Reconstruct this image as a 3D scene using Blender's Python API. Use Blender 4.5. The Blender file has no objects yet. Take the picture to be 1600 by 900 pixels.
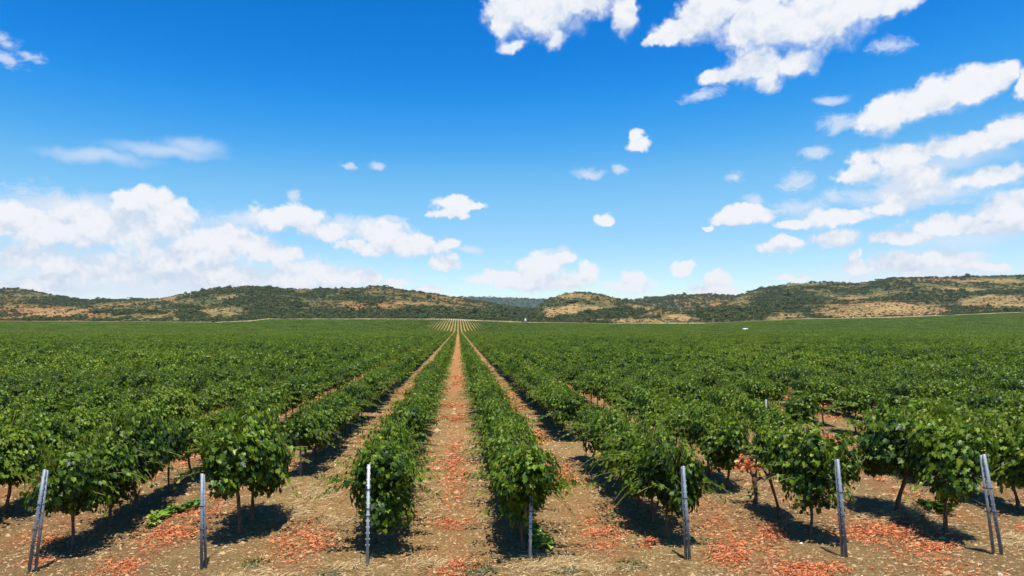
import bpy, math, random
import numpy as np
R = math.radians
rng = np.random.default_rng(7)
random.seed(7)
scene = bpy.context.scene
COL = scene.collection

# ------------------------------------------------------------------ camera
CH = 4.1          # camera height
F = 1067.0        # focal length in photo pixels (24 mm on 36 mm, 1600 px wide)
VX, VY = 716.0, 512.0
cam_d = bpy.data.cameras.new("camera"); cam = bpy.data.objects.new("camera", cam_d); COL.objects.link(cam)
cam.location = (0, 0, CH); cam.rotation_euler = (R(90), 0, 0)
cam_d.lens = 24; cam_d.sensor_width = 36
cam_d.shift_x = (800 - VX) / 1600; cam_d.shift_y = (VY - 450) / 1600
cam_d.clip_start = 0.1; cam_d.clip_end = 30000
scene.camera = cam
scene.view_settings.view_transform = 'Standard'; scene.view_settings.look = 'None'
scene.view_settings.exposure = 0.75; scene.view_settings.gamma = 1.0
scene.render.resolution_x = 1024; scene.render.resolution_y = 576
scene.cycles.use_denoising = True
scene.cycles.max_bounces = 6; scene.cycles.diffuse_bounces = 3; scene.cycles.glossy_bounces = 2
scene.cycles.transmission_bounces = 4; scene.cycles.transparent_max_bounces = 4
scene.cycles.sample_clamp_indirect = 6.0

# ------------------------------------------------------------------ sun + sky
SUN_DIR = np.array([0.04, -0.25, 1.0]); SUN_DIR /= np.linalg.norm(SUN_DIR)   # from the ground to the sun
sun_el = math.asin(SUN_DIR[2]); sun_az = math.atan2(SUN_DIR[0], SUN_DIR[1])
sd = bpy.data.lights.new("sun", 'SUN'); so = bpy.data.objects.new("sun", sd); COL.objects.link(so)
sd.energy = 5.0; sd.angle = R(0.5); sd.color = (1.0, 0.955, 0.88)
from mathutils import Vector
so.rotation_euler = Vector(SUN_DIR.tolist()).to_track_quat('Z', 'Y').to_euler(); so.location = (20, -20, 60)

# clouds: (px, py, rx, ry) in photo pixels -> direction angles; solid and thin ones
SOLID = [(800,15,48,52),(850,25,62,52),(910,-5,85,42),(978,22,24,38),(870,60,24,22),(800,72,26,10),(780,40,20,30),
 (1040,62,34,12),(1070,45,50,26),(1110,15,62,52),(1190,40,76,56),(1180,100,58,44),(1150,118,52,22),(1270,35,95,58),(1240,98,44,30),(1350,8,100,36),(1415,-4,45,22),(1198,128,18,20),(1110,120,16,18),
 (1385,182,46,36),(1450,160,62,36),(1530,134,62,32),(1568,115,32,20),(1600,130,18,30),
 (1400,240,80,20),(1500,226,95,24),(1585,200,58,28),
 (1345,272,44,18),(1430,275,72,26),(1530,277,85,20),(1420,305,70,14),
 (1310,340,58,15),(1395,320,60,15),(1240,352,40,9),
 (1225,383,52,13),(1300,373,46,15),(1400,372,60,13),(1480,350,80,19),(1570,325,62,25),(1570,356,75,17),
 (1340,418,36,16),(1335,402,14,14),(1400,412,60,18),(1480,402,78,16),(1535,418,58,11),(1242,435,32,8),
 (992,214,18,14),(998,228,27,12),(945,343,18,9),(1158,343,54,16),(1165,333,34,14),(1108,357,14,5),(1072,416,23,12),(1072,426,18,9),
 (713,318,36,13),(705,333,30,11),(745,320,18,7),
 (840,418,44,26),(790,435,74,14),(830,440,90,15),(870,405,22,10),(915,425,22,20),(985,447,48,18),(988,436,28,18),(1122,442,24,18),(1118,455,48,9),
 (455,342,64,24),(500,362,54,16),(440,335,36,18),(605,368,50,26),(640,386,66,22),(690,410,38,12),(705,383,15,9),(585,392,44,14),(620,443,18,11),(668,453,24,9),(560,385,40,12),
 (230,318,44,30),(195,318,26,22),(228,303,22,18),(262,345,46,40),(210,360,60,50),(330,378,80,26),(400,385,56,22),(300,400,110,34),(60,360,90,34),(140,360,90,44),(40,400,110,34),(150,420,160,40),(330,430,150,34),(480,432,110,26),(550,432,60,16),(20,350,70,36),(440,398,60,18),(60,445,110,20)]
THIN = [(8,68,24,14),(8,92,34,14),(50,88,22,8),(592,258,17,7),(543,262,16,5),(460,307,9,13),(968,266,11,6),(915,271,22,7),(1150,276,15,10),(1177,316,14,10),
 (1380,72,34,14),(1310,190,38,15),(1275,237,26,11),(1245,281,28,19),(1302,308,22,9),(1300,152,22,8),(1180,320,10,12),(120,322,150,26),(560,350,40,14),(380,350,60,16),(1480,425,110,24),(300,440,330,40),(1420,300,120,22),(870,400,36,10),(610,343,30,5),(1250,325,50,14),(740,392,22,6),(1100,150,30,9),(250,455,300,30),(1330,440,60,10)]

SMOOTH = [(300,229,66,17),(255,236,120,14),(150,243,120,15),(110,330,190,34),(240,350,160,40),(400,345,70,18),(560,362,110,22),(1440,300,170,26),(1500,375,150,22),(1400,425,170,22),(1290,345,90,18),(1480,250,140,22),(860,440,120,16),(200,440,330,36)]
def build_world():
    w = bpy.data.worlds.new("World"); scene.world = w; w.use_nodes = True
    nt = w.node_tree; nt.nodes.clear()
    N = nt.nodes.new; L = nt.links.new
    out = N('ShaderNodeOutputWorld'); bg = N('ShaderNodeBackground'); bg.inputs['Strength'].default_value = 0.10
    L(bg.outputs[0], out.inputs['Surface'])
    sky = N('ShaderNodeTexSky'); sky.sky_type = 'NISHITA'; sky.sun_disc = False
    sky.sun_elevation = sun_el; sky.sun_rotation = sun_az
    sky.air_density = 1.0; sky.dust_density = 0.5; sky.ozone_density = 3.0; sky.altitude = 200
    hs = N('ShaderNodeHueSaturation'); hs.inputs['Saturation'].default_value = 1.32; hs.inputs['Value'].default_value = 1.0
    L(sky.outputs[0], hs.inputs['Color'])
    # deep polarised blue overhead: tone curve of the clear sky
    k = 0.10*2**0.75
    sc1 = N('ShaderNodeVectorMath'); sc1.operation = 'SCALE'; sc1.inputs['Scale'].default_value = k; L(hs.outputs[0], sc1.inputs[0])
    cv = N('ShaderNodeRGBCurve'); mp = cv.mapping; mp.use_clip = False
    def pts(c, ps):
        for i, (x, y) in enumerate(ps):
            if i == 0: c.points[0].location = (x, y)
            elif i == len(ps) - 1: c.points[-1].location = (x, y)
            else: c.points.new(x, y)
    pts(mp.curves[0], [(0, 0), (.085, .0), (.11, .022), (.20, .185), (.36, .35), (1, 1)])
    pts(mp.curves[1], [(0, 0), (.27, .205), (.34, .315), (.5, .55), (.69, .70), (1, 1)])
    pts(mp.curves[2], [(0, 0), (.62, .68), (.73, .83), (.91, .93), (1, 1)])
    mp.update(); L(sc1.outputs[0], cv.inputs['Color'])
    sc2 = N('ShaderNodeVectorMath'); sc2.operation = 'SCALE'; sc2.inputs['Scale'].default_value = 1/k; L(cv.outputs[0], sc2.inputs[0])
    tc = N('ShaderNodeTexCoord'); nrm = N('ShaderNodeVectorMath'); nrm.operation = 'NORMALIZE'
    L(tc.outputs['Generated'], nrm.inputs[0])
    sep = N('ShaderNodeSeparateXYZ'); L(nrm.outputs[0], sep.inputs[0])
    def M(op, a, b=None, c=None):
        n = N('ShaderNodeMath'); n.operation = op
        for i, v in enumerate((a, b, c)):
            if v is None: continue
            if isinstance(v, (int, float)): n.inputs[i].default_value = v
            else: L(v, n.inputs[i])
        return n.outputs[0]
    az = M('ARCTAN2', sep.outputs[0], sep.outputs[1]); el = M('ARCSINE', sep.outputs[2])
    cmb = N('ShaderNodeCombineXYZ'); L(az, cmb.inputs[0]); L(el, cmb.inputs[1])
    def noise(scale, detail, rough=0.55, src=None, dist=0.0):
        n = N('ShaderNodeTexNoise'); n.inputs['Scale'].default_value = scale; n.inputs['Detail'].default_value = detail
        n.inputs['Roughness'].default_value = rough; n.inputs['Distortion'].default_value = dist
        L(src or nrm.outputs[0], n.inputs['Vector']); return n
    def V(op, a, b, c=None):
        n = N('ShaderNodeVectorMath'); n.operation = op
        for i, v in enumerate((a, b, c)):
            if v is None: continue
            if isinstance(v, tuple): n.inputs[i].default_value = v
            else: L(v, n.inputs[i])
        return n
    n1 = noise(22, 3, 0.6)
    wv = V('SUBTRACT', n1.outputs['Color'], (0.5, 0.5, 0.5))
    warp = V('MULTIPLY_ADD', wv.outputs[0], (0.036, 0.024, 0.0), cmb.outputs[0])
    n2 = noise(75, 3, 0.65)
    wv2 = V('SUBTRACT', n2.outputs['Color'], (0.5, 0.5, 0.5))
    warp2 = V('MULTIPLY_ADD', wv2.outputs[0], (0.012, 0.010, 0.0), warp.outputs[0])
    def blob(b):
        x, y, rx, ry = b
        u = (x - VX) / F; v = (VY - y) / F; l = math.sqrt(1 + u*u)
        return math.atan2(u, 1), math.atan2(v, l), rx / F / (1 + u*u), ry / F / l * (1 / (1 + (v/l)**2))
    def field(src, blobs):
        cur = None
        for b in blobs:
            a, e, ra, re = blob(b)
            p = V('MULTIPLY_ADD', src, (1/ra, 1/re, 0), (-a/ra, -e/re, 0))
            ln = N('ShaderNodeVectorMath'); ln.operation = 'LENGTH'; L(p.outputs[0], ln.inputs[0])
            if cur is None: cur = ln.outputs['Value']
            else: cur = M('SMOOTH_MIN', cur, ln.outputs['Value'], 0.25)
        return M('SUBTRACT', 1.0, cur)
    fine = noise(150, 5, 0.62)
    big = noise(38, 5, 0.6, dist=0.3)
    fn = M('SUBTRACT', fine.outputs['Fac'], 0.5); bn = M('SUBTRACT', big.outputs['Fac'], 0.5)
    D = field(warp2.outputs[0], SOLID)
    def puff(src):   # rounded cauliflower bumps
        v = N('ShaderNodeTexVoronoi'); v.feature = 'F1'; v.inputs['Scale'].default_value = 24; v.inputs['Detail'].default_value = 2.0
        v.inputs['Roughness'].default_value = 0.55; v.inputs['Lacunarity'].default_value = 2.3; v.normalize = False; L(src, v.inputs['Vector'])
        return v.outputs['Distance']
    wdir = V('MULTIPLY_ADD', wv.outputs[0], (0.03, 0.03, 0.03), nrm.outputs[0])
    T = field(warp.outputs[0], THIN)
    wdir2 = V('MULTIPLY_ADD', wv2.outputs[0], (0.012, 0.012, 0.012), wdir.outputs[0])
    wup = V('ADD', wdir2.outputs[0], (0.0, 0.0, 0.010))
    P0 = puff(wdir2.outputs[0]); P1 = puff(wup.outputs[0])
    relief = M('SUBTRACT', P1, P0)
    wsc = V('MULTIPLY', wdir.outputs[0], (1.0, 1.0, 2.2)); wis = noise(22, 7, 0.72, src=wsc.outputs[0], dist=0.9)
    Tn = M('MULTIPLY_ADD', M('SUBTRACT', wis.outputs['Fac'], 0.42), 2.6, M('MULTIPLY', T, 0.8))
    Dn = M('MULTIPLY_ADD', M('SUBTRACT', 1.12, P0), 0.42, M('MULTIPLY_ADD', fn, 0.26, M('MULTIPLY_ADD', bn, 0.55, D)))
    up = V('ADD', warp2.outputs[0], (0.004, 0.030, 0.0))
    Du = field(up.outputs[0], SOLID)
    def ramp(v, a, b):
        n = N('ShaderNodeMapRange'); n.interpolation_type = 'SMOOTHSTEP'
        n.inputs['From Min'].default_value = a; n.inputs['From Max'].default_value = b; L(v, n.inputs['Value']); return n.outputs[0]
    aT = M('MULTIPLY', ramp(Tn, -0.05, 0.95), 0.72)
    # light side = towards the zenith: where the density rises when looking up, the cloud lies in its own shade
    grad = M('SUBTRACT', D, Du)
    # crisp towards the light, fraying out below
    topness = ramp(M('MULTIPLY_ADD', bn, 1.0, grad), -0.35, 0.35)
    width = M('MULTIPLY_ADD', topness, -0.40, 0.80)
    aS = M('MINIMUM', M('MAXIMUM', M('DIVIDE', M('ADD', Dn, 0.02), width), 0.0), 1.0)
    aS = ramp(aS, 0.0, 1.0)
    lit = ramp(M('MULTIPLY_ADD', relief, 1.8, M('MULTIPLY_ADD', fn, 0.8, M('MULTIPLY_ADD', bn, 2.2, M('MULTIPLY', grad, 0.9)))), -1.05, 0.95)
    cc = N('ShaderNodeMix'); cc.data_type = 'RGBA'
    cc.inputs[6].default_value = (3.7, 4.3, 5.1, 1); cc.inputs[7].default_value = (5.35, 5.45, 5.7, 1); L(lit, cc.inputs[0])
    m1 = N('ShaderNodeMix'); m1.data_type = 'RGBA'; L(aT, m1.inputs[0]); L(sc2.outputs[0], m1.inputs[6]); m1.inputs[7].default_value = (4.6, 4.9, 5.5, 1)
    aV = M('MULTIPLY', ramp(field(warp.outputs[0], SMOOTH), -0.05, 0.95), 0.58)
    m0 = N('ShaderNodeMix'); m0.data_type = 'RGBA'; L(aV, m0.inputs[0]); L(sc2.outputs[0], m0.inputs[6]); m0.inputs[7].default_value = (4.6, 5.0, 5.6, 1); L(m0.outputs[2], m1.inputs[6])
    m2 = N('ShaderNodeMix'); m2.data_type = 'RGBA'; L(aS, m2.inputs[0]); L(m1.outputs[2], m2.inputs[6]); L(cc.outputs[2], m2.inputs[7])
    L(m2.outputs[2], bg.inputs['Color'])
    w.cycles.sampling_method = 'NONE'
build_world()

# ------------------------------------------------------------------ small tools
def tag(o, label=None, cat=None, group=None, kind=None):
    if label: o["label"] = label
    if cat: o["category"] = cat
    if group: o["group"] = group
    if kind: o["kind"] = kind
    return o

def fast_mesh(name, verts, faces_flat, counts, mats=(), mat_idx=None, fattr=None, vattr=None, smooth=False):
    me = bpy.data.meshes.new(name)
    verts = np.asarray(verts, dtype=np.float32); faces_flat = np.asarray(faces_flat, dtype=np.int32); counts = np.asarray(counts, dtype=np.int32)
    me.vertices.add(len(verts)); me.vertices.foreach_set("co", verts.ravel())
    me.loops.add(len(faces_flat)); me.loops.foreach_set("vertex_index", faces_flat)
    me.polygons.add(len(counts))
    st = np.zeros(len(counts), dtype=np.int32); st[1:] = np.cumsum(counts)[:-1]
    me.polygons.foreach_set("loop_start", st)
    for m in mats: me.materials.append(m)
    if mat_idx is not None: me.polygons.foreach_set("material_index", np.asarray(mat_idx, dtype=np.int32))
    me.update(calc_edges=True)
    if smooth: me.polygons.foreach_set("use_smooth", np.ones(len(counts), dtype=bool))
    for k, v in (fattr or {}).items():
        a = me.attributes.new(k, 'FLOAT', 'FACE'); a.data.foreach_set("value", np.asarray(v, dtype=np.float32))
    for k, v in (vattr or {}).items():
        v = np.asarray(v)
        if v.dtype.kind == 'i':
            a = me.attributes.new(k, 'INT', 'POINT'); a.data.foreach_set("value", v.astype(np.int32))
        elif v.ndim == 2:
            a = me.attributes.new(k, 'FLOAT_VECTOR', 'POINT'); a.data.foreach_set("vector", v.astype(np.float32).ravel())
        else:
            a = me.attributes.new(k, 'FLOAT', 'POINT'); a.data.foreach_set("value", v.astype(np.float32))
    return me

class Geo:
    """collects pieces of geometry: verts, faces of any size, material index, tint"""
    def __init__(s): s.v = []; s.f = []; s.c = []; s.m = []; s.t = []; s.n = 0
    def add(s, verts, flat, counts, mat=0, tint=0.5):
        verts = np.asarray(verts, float).reshape(-1, 3); counts = np.asarray(counts)
        s.v.append(verts); s.f.append(np.asarray(flat) + s.n); s.c.append(counts); s.n += len(verts)
        s.m.append(np.full(len(counts), mat) if np.isscalar(mat) else mat)
        s.t.append(np.full(len(counts), tint) if np.isscalar(tint) else tint)
        return s
    def arrays(s): return (np.concatenate(s.v), np.concatenate(s.f), np.concatenate(s.c), np.concatenate(s.m), np.concatenate(s.t))
    def mesh(s, name, mats, smooth=False):
        v, f, c, m, t = s.arrays(); return fast_mesh(name, v, f, c, mats, m, {'tint': t}, smooth=smooth)
    def tube(s, pts, rad, sides=8, mat=0, tint=0.5, cap=True, jitter=0.0):
        pts = np.asarray(pts, float); n = len(pts); rad = np.broadcast_to(rad, (n,)).astype(float)
        tan = np.gradient(pts, axis=0); tan /= np.linalg.norm(tan, axis=1)[:, None] + 1e-9
        ref = np.array([0.0, 1.0, 0.0]) if abs(tan[:, 1]).mean() < .7 else np.array([1.0, 0, 0])
        a = np.cross(tan, ref); a /= np.linalg.norm(a, axis=1)[:, None]; b = np.cross(tan, a)
        th = np.arange(sides) * 2 * math.pi / sides
        jr = 1 + jitter * rng.uniform(-1, 1, (n, sides))
        V = pts[:, None, :] + (rad[:, None] * jr)[:, :, None] * (np.cos(th)[None, :, None] * a[:, None, :] + np.sin(th)[None, :, None] * b[:, None, :])
        V = V.reshape(-1, 3); fl = []; cn = []
        for i in range(n - 1):
            for k in range(sides):
                k2 = (k + 1) % sides; fl += [i*sides+k, i*sides+k2, (i+1)*sides+k2, (i+1)*sides+k]; cn.append(4)
        if cap:
            fl += list(range(sides))[::-1]; cn.append(sides); fl += [(n-1)*sides + k for k in range(sides)]; cn.append(sides)
        return s.add(V, fl, cn, mat, tint)
    def box(s, x0, x1, y0, y1, z0, z1, mat=0, tint=0.5, lean=(0, 0), xf=None):
        V = np.array([(x, y, z) for z in (z0, z1) for y in (y0, y1) for x in (x0, x1)], float)
        V[:, 0] += V[:, 2] * lean[0]; V[:, 1] += V[:, 2] * lean[1]
        if xf is not None: V = xf(V)
        return s.add(V, [0,2,3,1, 4,5,7,6, 0,1,5,4, 2,6,7,3, 0,4,6,2, 1,3,7,5], [4]*6, mat, tint)

def link(name, me, parent=None, loc=None):
    o = bpy.data.objects.new(name, me); COL.objects.link(o)
    if parent: o.parent = parent
    if loc is not None: o.location = loc
    return o

_perm = np.random.default_rng(3).random(65536)
def vnoise(x, y, seed=0):
    xi = np.floor(x).astype(np.int64); yi = np.floor(y).astype(np.int64); fx = x - xi; fy = y - yi
    fx = fx*fx*(3-2*fx); fy = fy*fy*(3-2*fy)
    h = lambda a, b: _perm[((a * 73856093) ^ (b * 19349663) ^ (seed * 83492791)) & 65535]
    return (h(xi, yi)*(1-fx) + h(xi+1, yi)*fx)*(1-fy) + (h(xi, yi+1)*(1-fx) + h(xi+1, yi+1)*fx)*fy
def fbm(x, y, oct=4, seed=0, rough=0.5):
    x = np.asarray(x, float); y = np.asarray(y, float); s = 0; a = 1.0; t = 0
    for i in range(oct):
        s = s + a * vnoise(x, y, seed + i); t += a; a *= rough; x = x*2.03 + 17.1; y = y*2.03 + 5.7
    return s / t - 0.5
def sstep(x, a, b):
    t = np.clip((x - a) / (b - a), 0, 1); return t*t*(3-2*t)

# ------------------------------------------------------------------ materials
def new_mat(name):
    m = bpy.data.materials.new(name); m.use_nodes = True; nt = m.node_tree
    return m, nt, nt.nodes['Principled BSDF']
def _n(nt, t, **kw):
    n = nt.nodes.new(t)
    for k, v in kw.items(): setattr(n, k, v)
    return n
def tex(nt, scale, detail=4, rough=0.6, coord='Object', dist=0.0, vscale=None):
    tc = _n(nt, 'ShaderNodeTexCoord'); n = _n(nt, 'ShaderNodeTexNoise')
    n.inputs['Scale'].default_value = scale; n.inputs['Detail'].default_value = detail; n.inputs['Roughness'].default_value = rough; n.inputs['Distortion'].default_value = dist
    src = tc.outputs[coord]
    if vscale:
        mp = _n(nt, 'ShaderNodeMapping'); mp.inputs['Scale'].default_value = vscale; nt.links.new(src, mp.inputs[0]); src = mp.outputs[0]
    nt.links.new(src, n.inputs['Vector']); return n.outputs['Fac']
def rampn(nt, fac, stops):
    r = _n(nt, 'ShaderNodeValToRGB'); e = r.color_ramp.elements
    while len(e) < len(stops): e.new(0.5)
    for i, (p, c) in enumerate(stops): e[i].position = p; e[i].color = (*c, 1) if len(c) == 3 else c
    nt.links.new(fac, r.inputs[0]); return r.outputs[0]
def mixc(nt, fac, a, b, blend='MIX'):
    m = _n(nt, 'ShaderNodeMix', data_type='RGBA', blend_type=blend)
    for i, v in ((0, fac), (6, a), (7, b)):
        if isinstance(v, (int, float)): m.inputs[i].default_value = v
        elif isinstance(v, tuple): m.inputs[i].default_value = (*v, 1)
        else: nt.links.new(v, m.inputs[i])
    return m.outputs[2]
def mth(nt, op, a, b=0.0, c=0.0):
    m = _n(nt, 'ShaderNodeMath', operation=op)
    for i, v in enumerate((a, b, c)):
        if isinstance(v, (int, float)): m.inputs[i].default_value = v
        else: nt.links.new(v, m.inputs[i])
    return m.outputs[0]
def maprange(nt, v, a, b, lo=0.0, hi=1.0):
    m = _n(nt, 'ShaderNodeMapRange', interpolation_type='SMOOTHSTEP')
    m.inputs['From Min'].default_value = a; m.inputs['From Max'].default_value = b; m.inputs['To Min'].default_value = lo; m.inputs['To Max'].default_value = hi
    nt.links.new(v, m.inputs['Value']); return m.outputs[0]
def bump(nt, p, h, strength=0.5, dist=0.02):
    b = _n(nt, 'ShaderNodeBump'); b.inputs['Strength'].default_value = strength; b.inputs['Distance'].default_value = dist
    nt.links.new(h, b.inputs['Height']); nt.links.new(b.outputs[0], p.inputs['Normal'])

def leaf_material(name, stops, rough=0.42, trans=0.22, tcol=(0.16, 0.30, 0.02), spec=0.5, vary=0.25, field=False):
    m, nt, p = new_mat(name)
    at = _n(nt, 'ShaderNodeAttribute', attribute_name='tint'); oi = _n(nt, 'ShaderNodeObjectInfo')
    v = mth(nt, 'MULTIPLY_ADD', mth(nt, 'SUBTRACT', oi.outputs['Random'], 0.5), vary, at.outputs['Fac'])
    if field:   # plots of the plain ripen at different paces
        ge = _n(nt, 'ShaderNodeNewGeometry'); nz = _n(nt, 'ShaderNodeTexNoise'); nz.inputs['Scale'].default_value = 0.05; nz.inputs['Detail'].default_value = 4
        nt.links.new(ge.outputs['Position'], nz.inputs['Vector']); v = mth(nt, 'MULTIPLY_ADD', mth(nt, 'SUBTRACT', nz.outputs['Fac'], 0.47), 0.9, v)
    col = rampn(nt, v, stops)
    nt.links.new(col, p.inputs['Base Color']); p.inputs['Roughness'].default_value = rough; p.inputs['Specular IOR Level'].default_value = spec
    tr = _n(nt, 'ShaderNodeBsdfTranslucent'); tc = mixc(nt, 0.75, col, tcol); nt.links.new(tc, tr.inputs[0])
    mx = _n(nt, 'ShaderNodeMixShader'); mx.inputs[0].default_value = trans
    nt.links.new(p.outputs[0], mx.inputs[1]); nt.links.new(tr.outputs[0], mx.inputs[2])
    nt.links.new(mx.outputs[0], nt.nodes['Material Output'].inputs['Surface'])
    return m
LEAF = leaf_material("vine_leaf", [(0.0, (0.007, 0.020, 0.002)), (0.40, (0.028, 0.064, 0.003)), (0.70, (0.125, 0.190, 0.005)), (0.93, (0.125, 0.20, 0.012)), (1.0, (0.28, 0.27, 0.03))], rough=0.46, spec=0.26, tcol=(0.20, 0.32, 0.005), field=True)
LEAF_YOUNG = leaf_material("young_leaf", [(0.0, (0.06, 0.14, 0.012)), (0.6, (0.13, 0.23, 0.016)), (1.0, (0.28, 0.32, 0.03))])
LEAF_DRY = leaf_material("dry_leaf", [(0.0, (0.10, 0.035, 0.014)), (0.35, (0.46, 0.125, 0.036)), (0.8, (0.66, 0.24, 0.095)), (1.0, (0.66, 0.38, 0.20))], rough=0.7, trans=0.15, tcol=(0.6, 0.2, 0.08), spec=0.3)
STRAW = leaf_material("straw", [(0.0, (0.24, 0.155, 0.06)), (0.5, (0.42, 0.30, 0.13)), (1.0, (0.62, 0.49, 0.28))], rough=0.75, trans=0.15, tcol=(0.5, 0.35, 0.15), spec=0.3)
WEED = leaf_material("weed_leaf", [(0.0, (0.03, 0.045, 0.018)), (0.6, (0.075, 0.095, 0.033)), (1.0, (0.22, 0.20, 0.08))], rough=0.6)
BUSH = leaf_material("scrub_leaf", [(0.0, (0.028, 0.050, 0.016)), (0.5, (0.056, 0.076, 0.023)), (0.85, (0.080, 0.094, 0.027)), (1.0, (0.19, 0.125, 0.045))], rough=0.8, trans=0.12, tcol=(0.08, 0.12, 0.02), spec=0.1, vary=0.6)

def bark_material():
    m, nt, p = new_mat("vine_bark")
    f = tex(nt, 26, 6, 0.7, vscale=(1, 1, 0.22)); col = rampn(nt, f, [(0.3, (0.035, 0.022, 0.014)), (0.55, (0.10, 0.066, 0.043)), (0.75, (0.22, 0.16, 0.115))])
    nt.links.new(col, p.inputs['Base Color']); p.inputs['Roughness'].default_value = 0.9; bump(nt, p, f, 0.9, 0.01); return m
BARK = bark_material()
def cane_material():
    m, nt, p = new_mat("vine_cane"); f = tex(nt, 9, 2)
    nt.links.new(rampn(nt, f, [(0.35, (0.12, 0.075, 0.03)), (0.65, (0.15, 0.17, 0.04))]), p.inputs['Base Color']); p.inputs['Roughness'].default_value = 0.7; return m
CANE = cane_material()
def steel_material(name, a, b, metal):
    m, nt, p = new_mat(name); f = tex(nt, 14, 6, 0.7, vscale=(1, 1, 0.3)); g = tex(nt, 90, 3)
    nt.links.new(mixc(nt, 0.25, rampn(nt, f, [(0.3, a), (0.7, b)]), rampn(nt, g, [(0.3, a), (0.8, b)])), p.inputs['Base Color'])
    p.inputs['Metallic'].default_value = metal; p.inputs['Roughness'].default_value = 0.5; bump(nt, p, g, 0.2, 0.002); return m
STEEL = steel_material("galvanised_steel", (0.10, 0.12, 0.14), (0.27, 0.30, 0.33), 0.3)
STEEL_PALE = steel_material("pale_galvanised_steel", (0.30, 0.34, 0.35), (0.46, 0.50, 0.50), 0.1)
BAND = steel_material("dark_clamp", (0.02, 0.022, 0.026), (0.06, 0.06, 0.065), 0.3)

def soil_material():
    m, nt, p = new_mat("dry_soil")
    tc = _n(nt, 'ShaderNodeTexCoord'); sp = _n(nt, 'ShaderNodeSeparateXYZ'); nt.links.new(tc.outputs['Object'], sp.inputs[0])
    big = tex(nt, 0.22, 4, 0.6); mid = tex(nt, 1.7, 6, 0.65); fine = tex(nt, 16, 8, 0.72); grit = tex(nt, 70, 4, 0.7)
    c = rampn(nt, mid, [(0.30, (0.185, 0.106, 0.034)), (0.5, (0.325, 0.203, 0.073)), (0.70, (0.43, 0.295, 0.115))])
    c2 = rampn(nt, fine, [(0.34, (0.035, 0.018, 0.006)), (0.47, (0.22, 0.132, 0.048)), (0.60, (0.39, 0.262, 0.105)), (0.76, (0.66, 0.50, 0.25))])
    c = mixc(nt, 0.62, c, c2)
    c = mixc(nt, maprange(nt, big, 0.45, 0.65, 0.0, 0.35), c, (0.19, 0.118, 0.058))
    c = mixc(nt, maprange(nt, mth(nt, 'ADD', mth(nt, 'ABSOLUTE', mth(nt, 'SUBTRACT', sp.outputs[0], 1.0)), mth(nt, 'MULTIPLY', big, 4.0)), 6.5, 10.0, 0.0, 0.34), c, (0.17, 0.108, 0.05))
    # leaf-litter lane in the middle between two rows (spacing 2.8 m)
    lane = mth(nt, 'PINGPONG', mth(nt, 'ADD', sp.outputs[0], 0.15 + 280.0), 1.4)      # 0 in mid lane, 1.4 under the row
    ln = tex(nt, 1.3, 5, 0.7, vscale=(1.0, 0.45, 1.0)); lf = tex(nt, 9, 5, 0.75)
    inl = maprange(nt, mth(nt, 'MULTIPLY_ADD', mth(nt, 'SUBTRACT', ln, 0.5), 2.2, lane), 0.15, 0.75, 1.0, 0.0)
    pat = maprange(nt, mth(nt, 'MULTIPLY_ADD', lf, 0.7, mth(nt, 'MULTIPLY', ln, 0.6)), 0.58, 0.74)
    far = maprange(nt, sp.outputs[1], 12, 50, 0.60, 1.0)
    fac = mth(nt, 'MULTIPLY', mth(nt, 'MULTIPLY', inl, far), mth(nt, 'MAXIMUM', pat, maprange(nt, sp.outputs[1], 30, 90, 0.0, 0.6)))
    lc = rampn(nt, grit, [(0.3, (0.20, 0.060, 0.022)), (0.55, (0.40, 0.145, 0.058)), (0.75, (0.50, 0.25, 0.12))])
    c = mixc(nt, fac, c, lc)
    # the far sections beyond the headland: paler bare ground
    c = mixc(nt, maprange(nt, sp.outputs[1], 380, 520, 0.0, 0.75), c, (0.25, 0.165, 0.068))
    nt.links.new(c, p.inputs['Base Color']); p.inputs['Roughness'].default_value = 0.95; p.inputs['Specular IOR Level'].default_value = 0.15
    h = mth(nt, 'ADD', mth(nt, 'MULTIPLY', fine, 1.0), mth(nt, 'MULTIPLY', grit, 0.35)); bump(nt, p, h, 1.0, 0.11)
    return m
SOIL = soil_material()
def clod_material():
    m, nt, p = new_mat("clod"); at = _n(nt, 'ShaderNodeAttribute', attribute_name='tint'); f = tex(nt, 40, 4)
    c = rampn(nt, at.outputs['Fac'], [(0.0, (0.10, 0.06, 0.028)), (0.5, (0.36, 0.24, 0.11)), (0.88, (0.30, 0.21, 0.10)), (1.0, (0.60, 0.52, 0.40))])
    nt.links.new(mixc(nt, 0.3, c, rampn(nt, f, [(0.3, (0.1, 0.06, 0.03)), (0.7, (0.5, 0.36, 0.2))])), p.inputs['Base Color']); p.inputs['Roughness'].default_value = 1.0; return m
CLOD = clod_material()

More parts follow.
